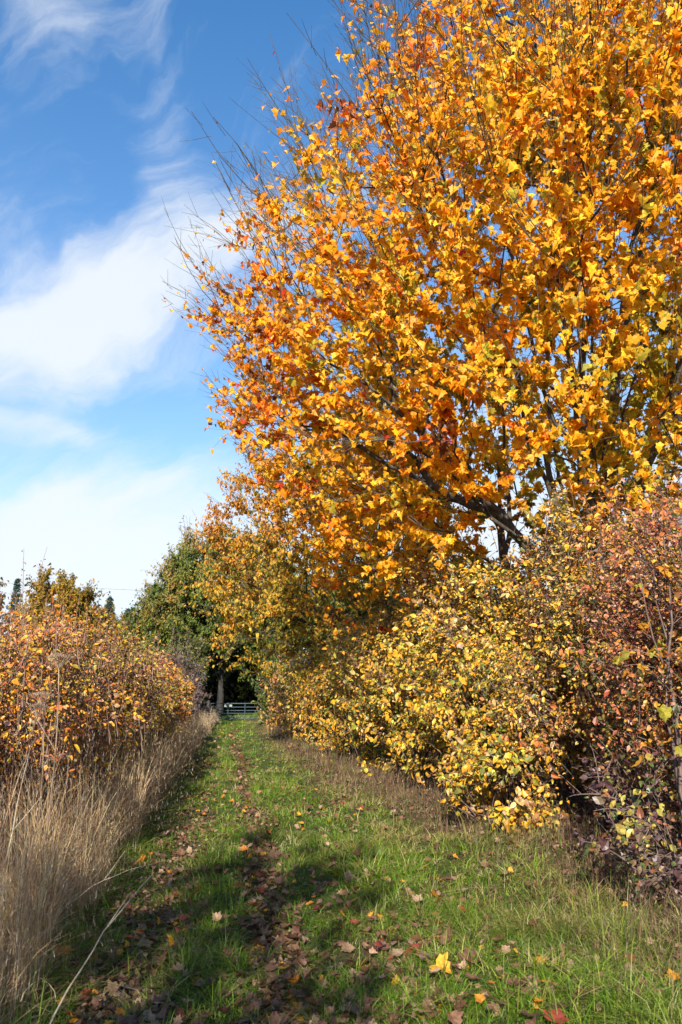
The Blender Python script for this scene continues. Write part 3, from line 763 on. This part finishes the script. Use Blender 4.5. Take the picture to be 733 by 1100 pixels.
# ------------------------------------------------------------------ left hedge
LH = [(1.2, (.17, .15, .03)), (2, (.46, .36, .04)), (3, (.74, .44, .03)), (3, (.70, .29, .03)), (2, (.52, .17, .04)), (1.6, (.55, .34, .2)), (.7, (.18, .07, .05))]
LHY = [(2, (.18, .17, .03)), (3, (.42, .34, .04)), (3, (.58, .38, .04)), (1.6, (.45, .2, .05)), (1, (.4, .28, .16)), (.8, (.16, .07, .05))]
LHO = [(1, (.3, .24, .04)), (3, (.66, .36, .03)), (3, (.66, .28, .03)), (1, (.3, .14, .04))]
LG = 'bushes forming the left hedge'
LB = [
 (-.7, -1.2, .6, .7, 3.1, LH, 330, 'copper leaved bush added unseen at the left of the viewer to shade the foreground'),  # unseen bush added beside the camera to throw shade on the near lane
 (5.9, -2.7, .75, 1.0, 2.15, LH, 900, 'nearest copper and orange bush of the left hedge behind the dead hogweed'),
 (7.6, -2.5, .85, 1.1, 2.3, LH, 1100, 'second copper bush of the left hedge, full of upright purple shoots'),
 (9.4, -2.4, .95, 1.15, 2.45, LH, 1200, 'third left hedge bush, with the longest bare shoots above its top'),
 (11.5, -2.35, .95, 1.2, 2.5, LH, 1100, 'fourth left hedge bush, orange topped with yellow lower leaves'),
 (13.8, -2.45, 1.0, 1.35, 2.5, LHY, 1000, 'fifth left hedge bush, mostly yellow green with orange leaf tips'),
 (16.5, -2.4, 1.0, 1.5, 2.55, LHY, 900, 'sixth left hedge bush, olive yellow and dense'),
 (19.6, -2.4, 1.0, 1.7, 2.6, LHY, 850, 'seventh left hedge bush, brownish olive'),
 (23.0, -2.4, 1.05, 1.9, 2.65, LH, 800, 'eighth left hedge bush, where the hedge top begins to drop towards the gate'),
 (27.0, -2.45, 1.0, 2.0, 2.3, LHO, 700, 'bright orange bush standing out low behind the pale grasses'),
 (31.5, -2.7, 1.1, 2.3, 2.1, TAN, 650, 'dull tan bush beyond the bright orange one in the left hedge'),
]
for y, x, rx, ry, h, pal, nsp, lab in LB:
    far = max(0, y - 9)
    shrub('hedge_bush', lab, 'bush', LG, (x, y), h, rx, ry, nstem=34, nclump=80, nspray=nsp, per=13, kind='oval', size=.036 * (1 + far * .055),
          palette=pal, low=.18, shoots=75 if y < 26 else 14, shoot_h=.4, upright=.45, stem_mat=M_TWIGR, bare_bottom=.04, twigr=.0032 * (1 + far * .06), spray_r=.13, inner=.6)
PURP = [(3, (.11, .08, .07)), (2, (.16, .13, .08)), (1, (.07, .09, .03))]
for y, x, h, lab in [(37, -2.7, 2.0, 'nearly bare purple grey bush behind the pale grasses on the left'),
                     (43, -3.0, 3.6, 'taller purple grey bush under the oak crown on the left'),
                     (50, -3.1, 5.2, 'dark bush closing the left end of the metal gate')]:
    shrub('hedge_bush', lab, 'bush', LG, (x, y), h, 1.3, 3.0, nstem=40, nclump=80, nspray=700, per=9, kind='oval', size=.11, palette=PURP if y < 48 else OAK_PAL,
          stem_mat=M_TWIGR, twigr=.01, spray_r=.25)

# undergrowth beyond the gate
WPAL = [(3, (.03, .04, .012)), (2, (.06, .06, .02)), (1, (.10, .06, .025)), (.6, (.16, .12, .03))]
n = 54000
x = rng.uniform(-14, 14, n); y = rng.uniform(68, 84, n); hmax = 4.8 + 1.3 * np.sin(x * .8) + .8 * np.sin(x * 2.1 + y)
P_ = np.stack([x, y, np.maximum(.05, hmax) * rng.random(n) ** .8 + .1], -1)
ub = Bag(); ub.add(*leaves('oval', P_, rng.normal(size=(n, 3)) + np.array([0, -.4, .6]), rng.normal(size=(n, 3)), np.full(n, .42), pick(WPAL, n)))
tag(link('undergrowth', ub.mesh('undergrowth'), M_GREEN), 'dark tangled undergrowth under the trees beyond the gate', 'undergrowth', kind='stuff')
# distant belt of trees closing the fields
n = 42000
a = rng.uniform(-1.35, 1.45, n); dd = 330 + rng.uniform(0, 40, n)
hm = 9 + 3.5 * np.sin(a * 23) + 2.5 * np.sin(a * 61 + 1) + 1.5 * np.sin(a * 140)
P_ = np.stack([dd * np.sin(a), dd * np.cos(a), np.maximum(.5, hm * rng.random(n) ** .7)], -1)
ub = Bag(); ub.add(*leaves('oval', P_, rng.normal(size=(n, 3)) + np.array([0, -.4, .6]), rng.normal(size=(n, 3)), np.full(n, 2.6), pick(FAR1 + OAK_PAL, n)))
tag(link('distant_woodland', ub.mesh('distant_woodland'), M_GREEN), 'low belt of distant woodland across the far fields', 'woodland', kind='stuff')

# ------------------------------------------------------------------ metal gate
GY = 55.0
gz = float(ground_h(.3, GY))
gate = empty('field_gate', (.28, GY, gz), 'galvanised metal field gate with horizontal rails closing the end of the lane', 'gate')
rails = [.18, .34, .50, .68, .90, 1.14]
for z in rails:
    w = Bag(); r_ = .024 if z not in (rails[0], rails[-1]) else .03
    w.add(*tubes(np.array([[[-1.68, 0, z], [0, 0, z], [1.68, 0, z]]]), np.full((1, 3), r_), 8))
    link('rail', w.mesh('rail', smooth=True, tint=False), M_METAL, gate)
for x in (-1.70, -.56, .56, 1.70):
    w = Bag(); w.add(*tubes(np.array([[[x, -.03, .14], [x, -.03, 1.18]]]), np.full((1, 2), .028), 8))
    link('upright', w.mesh('upright', smooth=True, tint=False), M_METAL, gate)
pm, nt, N, L = nmat('weathered_plate')
b = N('ShaderNodeBsdfPrincipled'); b.inputs['Base Color'].default_value = (.5, .52, .48, 1); b.inputs['Roughness'].default_value = .6
nz = N('ShaderNodeTexNoise'); nz.inputs['Scale'].default_value = 20
cr = N('ShaderNodeValToRGB'); cr.color_ramp.elements[0].color = (.12, .15, .12, 1); cr.color_ramp.elements[1].color = (.3, .34, .28, 1)
L(nz.outputs[0], cr.inputs[0]); L(cr.outputs[0], b.inputs['Base Color'])
o = N('ShaderNodeOutputMaterial'); L(b.outputs[0], o.inputs[0])
for s_ in (-1, 1):
    w = Bag(); w.add(*box_tris(-.56 + s_ * .17 - .09, -.56 + s_ * .17 + .09, -.075, -.06, .93, 1.07))
    link('plate', w.mesh('plate', tint=False), pm if s_ < 0 else pm.copy(), gate)
for x, lab in ((-1.62, 'round wooden gate post at the left end of the metal gate'), (2.18, 'round wooden gate post at the right end of the metal gate')):
    w = Bag(); w.add(*tubes(np.array([[[0, 0, -.2], [0, 0, .6], [.01, 0, 1.3], [.01, 0, 1.35], [.01, 0, 1.352]]]), np.array([[.11, .105, .1, .08, .001]]), 12))
    o = link('gate_post', w.mesh('gate_post', smooth=False, tint=False), M_POLE); o.location = (x, GY, gz)
    tag(o, lab, 'post', 'posts of the metal gate')

# ------------------------------------------------------------------ overhead line
pole_xy = [(-62, 104, 'wooden line pole beyond the left edge of the view'), (18, 96, 'wooden line pole hidden behind the oak')]
for x, y, lab in pole_xy:
    rt = empty('utility_pole', (x, y, 0), lab, 'pole', 'poles of the overhead line')
    w = Bag(); w.add(*tubes(np.array([[[0, 0, -.5], [0, 0, 8], [0, 0, 17.6 if x < 0 else 13.4]]]), np.array([[.17, .14, .11]]), 10))
    link('shaft', w.mesh('shaft', smooth=True, tint=False), M_POLE, rt)
    top = 17.4 if x < 0 else 13.2
    w = Bag(); w.add(*box_tris(-.06, .06, -1.0, 1.0, top - .06, top + .06))
    link('crossarm', w.mesh('crossarm', tint=False), M_POLE, rt)
a_ = np.array([-62, 104, 17.5]); b_ = np.array([18, 96, 13.3])
ts = np.linspace(0, 1, 40)[:, None]
pl = a_ * (1 - ts) + b_ * ts; pl[:, 2] -= 1.4 * 4 * (ts * (1 - ts))[:, 0] * .5
w = Bag(); w.add(*tubes(pl[None], np.full((1, 40), .016), 5))
tag(link('overhead_wire', w.mesh('overhead_wire', smooth=True, tint=False), M_POLE), 'thin overhead wire crossing the pale sky above the left hedge', 'wire')

# ------------------------------------------------------------------ broad leaved weeds in the lane
WEED = [(2, (.07, .13, .02)), (2, (.11, .17, .03)), (1, (.16, .17, .05)), (.6, (.25, .13, .05))]
for i, (x, y, lab) in enumerate([(2.55, 5.6, 'green dock plant at the right verge in the foreground'), (3.05, 7.0, 'green dock plant right under the russet hawthorn'),
                                 (-.98, 4.9, 'green dock plant in the shade beside the leaning dry stalk'), (1.5, 8.4, 'small dock plant in the grass right of the middle rut'),
                                 (2.1, 10.2, 'small dock plant near the foot of the yellow bushes')]):
    z0 = float(ground_h(x, y)); n = 11
    a = rng.uniform(0, 2 * PI, n); P_ = np.stack([.02 * np.cos(a), .02 * np.sin(a), np.full(n, .02)], -1)
    out = np.stack([np.cos(a), np.sin(a), rng.uniform(.35, 1.3, n)], -1)
    up_ = np.stack([-np.cos(a) * .8, -np.sin(a) * .8, np.full(n, .9)], -1)
    w = Bag(); w.add(*leaves('broad', P_, up_, out, rng.uniform(.05, .12, n), pick(WEED, n), None, fold=.3, curl=.5))
    o = link('dock_plant', w.mesh('dock_plant'), M_GREEN); o.location = (x, y, z0)
    tag(o, lab, 'weed', 'dock plants in the lane')

# ------------------------------------------------------------------ single dry stalks on the left
def hogweed(lab, loc, top, r0=.008, umbels=1, curve=.1):
    z0 = float(ground_h(*loc)) - .02
    rt = empty('dead_hogweed', (loc[0], loc[1], z0), lab, 'dead plant', 'dead stalks in front of the left hedge')
    A_ = np.zeros((1, 3)); B_ = np.array([top], float); C_ = B_ * .5 + np.array([[curve, 0, .1]])
    w = Bag(); SP = bez(A_, C_, B_, 10); w.add(*tubes(SP, r0 * np.linspace(1, .45, 10)[None], 7))
    link('stalk', w.mesh('stalk', smooth=True, tint=False), M_HOG, rt)
    for k in range(umbels):
        c0 = SP[0, -1] if k == 0 else SP[0, 6]
        ax = np.array([0, 0, .2]) if k == 0 else np.array([.14 * (-1) ** k, .04, .2])
        w = Bag()
        c1 = c0 + ax * (0 if k == 0 else 1)
        if k: w.add(*tubes(np.array([[c0, (c0 + c1) / 2, c1]]), np.array([[.004, .003, .003]]), 5))
        n = 18; az = np.arange(n) * 2.399; rr = np.sqrt((np.arange(n) + .5) / n) * (.085 if k == 0 else .055)
        E = c1 + np.stack([rr * np.cos(az), rr * np.sin(az), .085 - rr * .25 + rng.normal(0, .006, n)], -1)
        w.add(*tubes(bez(np.repeat(c1[None], n, 0), c1 + (E - c1) * .5 + np.array([0, 0, .012]), E, 4), np.full((n, 4), .0013), 3))
        m_ = n * 9; j = np.repeat(np.arange(n), 9)
        E2 = E[j] + rng.normal(0, .014, (m_, 3)) * np.array([1, 1, .4]) + np.array([0, 0, .018])
        w.add(*tubes(bez(E[j], (E[j] + E2) / 2, E2, 3), np.full((m_, 3), .0011), 3))
        link('umbel', w.mesh('umbel', smooth=True, tint=False), M_HOG, rt)
hogweed('tallest pale dead stalk with a flat seedhead in front of the nearest left hedge bush', (-1.22, 5.55), (.06, .05, 1.72), .0075, 2)
hogweed('slimmer pale dead stalk with one seedhead right behind the tallest one', (-1.42, 6.3), (.02, .0, 1.5), .006, 1)
hogweed('short pale dead stalk leaning left at the left edge of the view', (-1.35, 5.0), (-.25, .1, 1.15), .006, 2)
def stalk(lab, loc, mid, top, r0):
    z0 = float(ground_h(*loc)) - .02
    w = Bag(); SP = bez(np.zeros((1, 3)), np.array([mid], float), np.array([top], float), 12)
    SP[0, 1:-1] += rng.normal(0, .004, (10, 3))
    w.add(*tubes(SP, r0 * np.linspace(1, .35, 12)[None], 6))
    k = SP[0, 7]; e_ = k + np.array([[.12, .1, .17]]) if top[0] > 0 else k + np.array([[-.1, .05, .1]])
    w.add(*tubes(bez(k[None], (k + e_) / 2 + .01, e_, 5), r0 * .5 * np.linspace(1, .5, 5)[None], 5))
    o = link('dry_stalk', w.mesh('dry_stalk', smooth=True, tint=False), M_PALE); o.location = (loc[0], loc[1], z0)
    tag(o, lab, 'dry stalk', 'loose dry stalks at the left verge')
stalk('long pale dry stalk leaning right over the left rut, lowest in the picture', (-.86, 4.15), (.12, .3, .38), (.42, 1.0, .62), .0055)
stalk('straight upright pale dry stalk by the green tuft in the lower left corner', (-1.3, 5.0), (.03, .02, .6), (.12, .1, 1.3), .006)
stalk('thin dry stalk arching right from the dry grass above the leaning one', (-1.25, 5.9), (.25, .05, .35), (.75, .15, .42), .004)
stalk('pale bare bramble cane arching out of the right hedge over the verge', (3.2, 10.2), (-.2, -.2, .7), (-.65, -.45, 1.15), .006)

# ------------------------------------------------------------------ fallen leaves
DEADP = {
 'brown':  [(.20, .10, .055), (.14, .065, .04)], 'tan': [(.30, .18, .10), (.38, .25, .15)],
 'orange': [(.66, .24, .025), (.72, .34, .03)], 'red': [(.26, .05, .03), (.18, .035, .03)]}
def place_leaves(n, ynear=4.0, yfar=30):
    out = []
    while len(out) < n:
        y = 1 / (1 / ynear - random.random() * (1 / ynear - 1 / yfar))
        u = random.random()
        if u < .24: x = float(rutc(y)) + random.gauss(0, .11)
        elif u < .46: x = float(rutl(y)) + random.gauss(0, .22)
        elif u < .62: x = .95 + random.gauss(0, .4) + .04 * y
        else: x = random.uniform(-1.3, fr_(y) - .1)
        if bool(inframe(np.array([x]), np.array([y]), .02)[0]) and x < fr_(y): out.append((x, y))
    return out
protos = {}
for cn, cols in DEADP.items():
    for v in range(3):
        base = np.array([cols[v % 2]]) * random.uniform(.85, 1.15)
        me_ = make_mesh('fallen_leaf', *leaves('maple', np.array([[0, -.03, .008]]), np.array([[.1 * v, .1, 1.]]), np.array([[0, 1., 0]]), np.array([.085]), base, base * .7, fold=.35, curl=-.35))
        me_.materials.append(M_DEAD); protos[(cn, v)] = me_
def zone(x, y):
    if abs(x - rutc(y)) < .22: return 'in the middle rut'
    if abs(x - rutl(y)) < .38: return 'in the left rut'
    if x > 1.9: return 'on the right verge by the hedge'
    return 'in the grass between the ruts' if x < .2 else ('in the grass right of the middle rut')
special = [(-.42, 7.35, 'tan', 'large pale tan maple leaf lying flat in the left rut, palest of all', 1.35),
           (.34, 8.1, 'orange', 'bright orange leaf lying in the middle rut farther up the lane', 1.2),
           (.86, 5.4, 'red', 'dark red maple leaf on the brown leaf patch in the right foreground', 1.3),
           (1.62, 6.6, 'orange', 'vivid orange leaf standing in the grass near the right hedge', 1.2),
           (1.25, 4.95, 'orange', 'large orange brown leaf propped in the grass at the lower right', 1.35)]
def fallen(x, y, cn, lab, sc):
    o = bpy.data.objects.new('fallen_leaf', protos[(cn, random.randrange(3))])
    COL.objects.link(o)
    lift = .02 + .05 * random.random() * (1 - float(rutmask(x, y)))
    o.location = (x, y, float(ground_h(x, y)) + lift)
    o.rotation_euler = (random.gauss(0, .35), random.gauss(0, .35), random.uniform(0, 2 * PI))
    o.scale = (sc, sc, sc)
    tag(o, lab, 'fallen leaf', 'fallen maple leaves on the lane')
for sp in special: fallen(*sp)
for x, y in place_leaves(290, 4.0, 15):
    cn = random.choices(['brown', 'tan', 'orange', 'red'], [7, 2.4, .8, .6])[0]
    fallen(x, y, cn, 'curled %s fallen leaf %s' % (cn, zone(x, y)), random.uniform(.7, 1.25))
pts = place_leaves(4600, 4.2, 50); n = len(pts)
px_ = np.array([p[0] for p in pts]); py_ = np.array([p[1] for p in pts])
P_ = np.stack([px_, py_, ground_h(px_, py_) + rng.uniform(.008, .06, n)], -1)
allc = np.array(DEADP['brown'] * 11 + DEADP['tan'] * 4 + DEADP['orange'] + DEADP['red'])
cc = allc[rng.integers(0, len(allc), n)] * rng.uniform(.7, 1.2, (n, 1))
lb = Bag(); lb.add(*leaves('maple', P_, np.array([0, 0, 1.]) + rng.normal(0, .35, (n, 3)), rng.normal(size=(n, 3)), rng.uniform(.03, .07, n) * np.clip(py_ / 14, 1, 1.5), cc, cc * .7, fold=.3, curl=-.3))
n = 14000                                                   # broken litter under the hedges and in the ruts
y = 4 / (1 - rng.random(n) * .9); s_ = rng.random(n)
x = np.where(s_ < .45, foot_right(y) - .25 + rng.normal(.0, .55, n), np.where(s_ < .75, rutc(y) + rng.normal(0, .12, n), rutl(y) + rng.normal(0, .25, n)))
k = inframe(x, y); x, y = x[k], y[k]; n = len(x)
P_ = np.stack([x, y, ground_h(x, y) + rng.uniform(.004, .03, n)], -1)
cc = np.array([(.22, .12, .07), (.13, .07, .045), (.3, .2, .12), (.09, .05, .035)])[rng.integers(0, 4, n)] * rng.uniform(.6, 1.2, (n, 1))
lb.add(*leaves('broad', P_, np.array([0, 0, 1.]) + rng.normal(0, .5, (n, 3)), rng.normal(size=(n, 3)), rng.uniform(.02, .05, n), cc, cc * .7, fold=.4, curl=-.3))
tag(link('leaf_litter', lb.mesh('leaf_litter'), M_DEAD), 'scattered brown leaf litter in the ruts and under the hedges', 'leaf litter', kind='stuff')

# ------------------------------------------------------------------ light and sky
SUN_EL = 27.0
SUN_AZ = 180 + 15.0      # compass-like, clockwise from +Y: behind the viewer, to the left (-x)
sd = bpy.data.lights.new('sun', 'SUN'); sd.energy = 4.9; sd.angle = R(.5); sd.color = (1, .93, .82)
so = bpy.data.objects.new('sun', sd); COL.objects.link(so)
dirv = Vector((math.sin(R(SUN_AZ)) * math.cos(R(SUN_EL)), math.cos(R(SUN_AZ)) * math.cos(R(SUN_EL)), math.sin(R(SUN_EL))))
so.rotation_euler = dirv.to_track_quat('Z', 'Y').to_euler()
so.location = (-10, -10, 20)

W = bpy.data.worlds.new('World'); S.world = W; W.use_nodes = True
nt = W.node_tree; nt.nodes.clear(); N = nt.nodes.new; L = nt.links.new
sky = N('ShaderNodeTexSky'); sky.sky_type = 'NISHITA'; sky.sun_disc = False
sky.sun_elevation = R(SUN_EL); sky.sun_rotation = R(SUN_AZ)
sky.air_density = 1.0; sky.dust_density = .4; sky.ozone_density = 2.6; sky.altitude = 60
def M_(op, a, b=None, c=None, clamp=False):
    n_ = N('ShaderNodeMath'); n_.operation = op; n_.use_clamp = clamp
    for i, v in enumerate((a, b, c)):
        if v is None: continue
        if isinstance(v, (int, float)): n_.inputs[i].default_value = v
        else: L(v, n_.inputs[i])
    return n_.outputs[0]
tc = N('ShaderNodeTexCoord'); sx = N('ShaderNodeSeparateXYZ'); L(tc.outputs['Generated'], sx.inputs[0])
az = M_('MULTIPLY', M_('ARCTAN2', sx.outputs[0], sx.outputs[1]), 180 / PI)
el = M_('MULTIPLY', M_('ARCSINE', sx.outputs[2]), 180 / PI)
# warp
cmb = N('ShaderNodeCombineXYZ'); L(M_('MULTIPLY', az, .05), cmb.inputs[0]); L(M_('MULTIPLY', el, .05), cmb.inputs[1])
wn = N('ShaderNodeTexNoise'); wn.inputs['Scale'].default_value = 1.6; wn.inputs['Detail'].default_value = 5; L(cmb.outputs[0], wn.inputs['Vector'])
wc = N('ShaderNodeSeparateColor'); L(wn.outputs['Color'], wc.inputs[0])
azw = M_('ADD', az, M_('MULTIPLY', M_('SUBTRACT', wc.outputs[0], .5), 13))
elw = M_('ADD', el, M_('MULTIPLY', M_('SUBTRACT', wc.outputs[1], .5), 11))
def blob(a0, e0, ra, re, rot, k):
    da = M_('SUBTRACT', azw, a0); de = M_('SUBTRACT', elw, e0)
    c, s2 = math.cos(R(rot)), math.sin(R(rot))
    u = M_('DIVIDE', M_('ADD', M_('MULTIPLY', da, c), M_('MULTIPLY', de, s2)), ra)
    v = M_('DIVIDE', M_('SUBTRACT', M_('MULTIPLY', de, c), M_('MULTIPLY', da, s2)), re)
    q = M_('ADD', M_('MULTIPLY', u, u), M_('MULTIPLY', v, v))
    return M_('MULTIPLY', M_('EXPONENT', M_('MULTIPLY', q, -1)), k)
BL = [(-9, 27.5, 14, 4.6, 28, 1.15), (2, 33, 10, 4, 25, .8), (-7, 38, 1.8, 5, 20, .55), (-15, 24.5, 7, 4.6, 15, 1.0), (-15, 16.5, 5, 1.5, 8, 1.1), (-8, 14, 13, 2.0, 20, .85), (-6, 9, 30, 4.5, 4, 1.0),
      (-16.5, 43, 3.5, 4.5, 60, .75), (-7, 45.5, 6, 1.8, 25, .5), (22, 20, 14, 9, 10, .8), (30, 38, 12, 5, 15, .5), (45, 12, 20, 5, 0, .8), (-45, 25, 20, 9, 15, .8), (0, 6, 80, 7, 0, .85), (100, 30, 30, 10, 20, .7), (-110, 35, 25, 9, 10, .6)]
tot = None
for bl in BL:
    o_ = blob(*bl); tot = o_ if tot is None else M_('ADD', tot, o_)
# wispy streaked texture
rt_ = N('ShaderNodeMapping'); rt_.inputs['Rotation'].default_value = (0, 0, R(-32)); mp = N('ShaderNodeMapping'); mp.inputs['Scale'].default_value = (.55, 2.0, 1)
cm2 = N('ShaderNodeCombineXYZ'); L(M_('MULTIPLY', azw, .05), cm2.inputs[0]); L(M_('MULTIPLY', elw, .05), cm2.inputs[1]); L(cm2.outputs[0], rt_.inputs[0]); L(rt_.outputs[0], mp.inputs[0])
fn = N('ShaderNodeTexNoise'); fn.inputs['Scale'].default_value = 2.6; fn.inputs['Detail'].default_value = 9; fn.inputs['Roughness'].default_value = .62
L(mp.outputs[0], fn.inputs['Vector'])
dens = M_('ADD', tot, M_('MULTIPLY', M_('SUBTRACT', fn.outputs[0], .5), 2.3))
mr = N('ShaderNodeMapRange'); mr.interpolation_type = 'SMOOTHSTEP'; mr.inputs[1].default_value = .1; mr.inputs[2].default_value = 1.75; mr.inputs[3].default_value = 0; mr.inputs[4].default_value = .9
L(dens, mr.inputs[0])
mix = N('ShaderNodeMix'); mix.data_type = 'RGBA'
hz = M_('MULTIPLY', M_('EXPONENT', M_('MULTIPLY', M_('MAXIMUM', el, 0), -1 / 17)), .82)
cf = M_('SUBTRACT', 1, M_('MULTIPLY', M_('SUBTRACT', 1, mr.outputs[0]), M_('SUBTRACT', 1, hz)))
L(cf, mix.inputs[0])
sc_ = N('ShaderNodeHueSaturation'); sc_.inputs['Saturation'].default_value = 1.36; sc_.inputs['Value'].default_value = 1.16; sc_.inputs['Hue'].default_value = .499
L(sky.outputs[0], sc_.inputs['Color']); L(sc_.outputs[0], mix.inputs[6])
mix.inputs[7].default_value = (4.35, 4.6, 4.9, 1)
bg = N('ShaderNodeBackground'); bg.inputs[1].default_value = .1
L(mix.outputs[2], bg.inputs[0])
ow = N('ShaderNodeOutputWorld'); L(bg.outputs[0], ow.inputs[0])
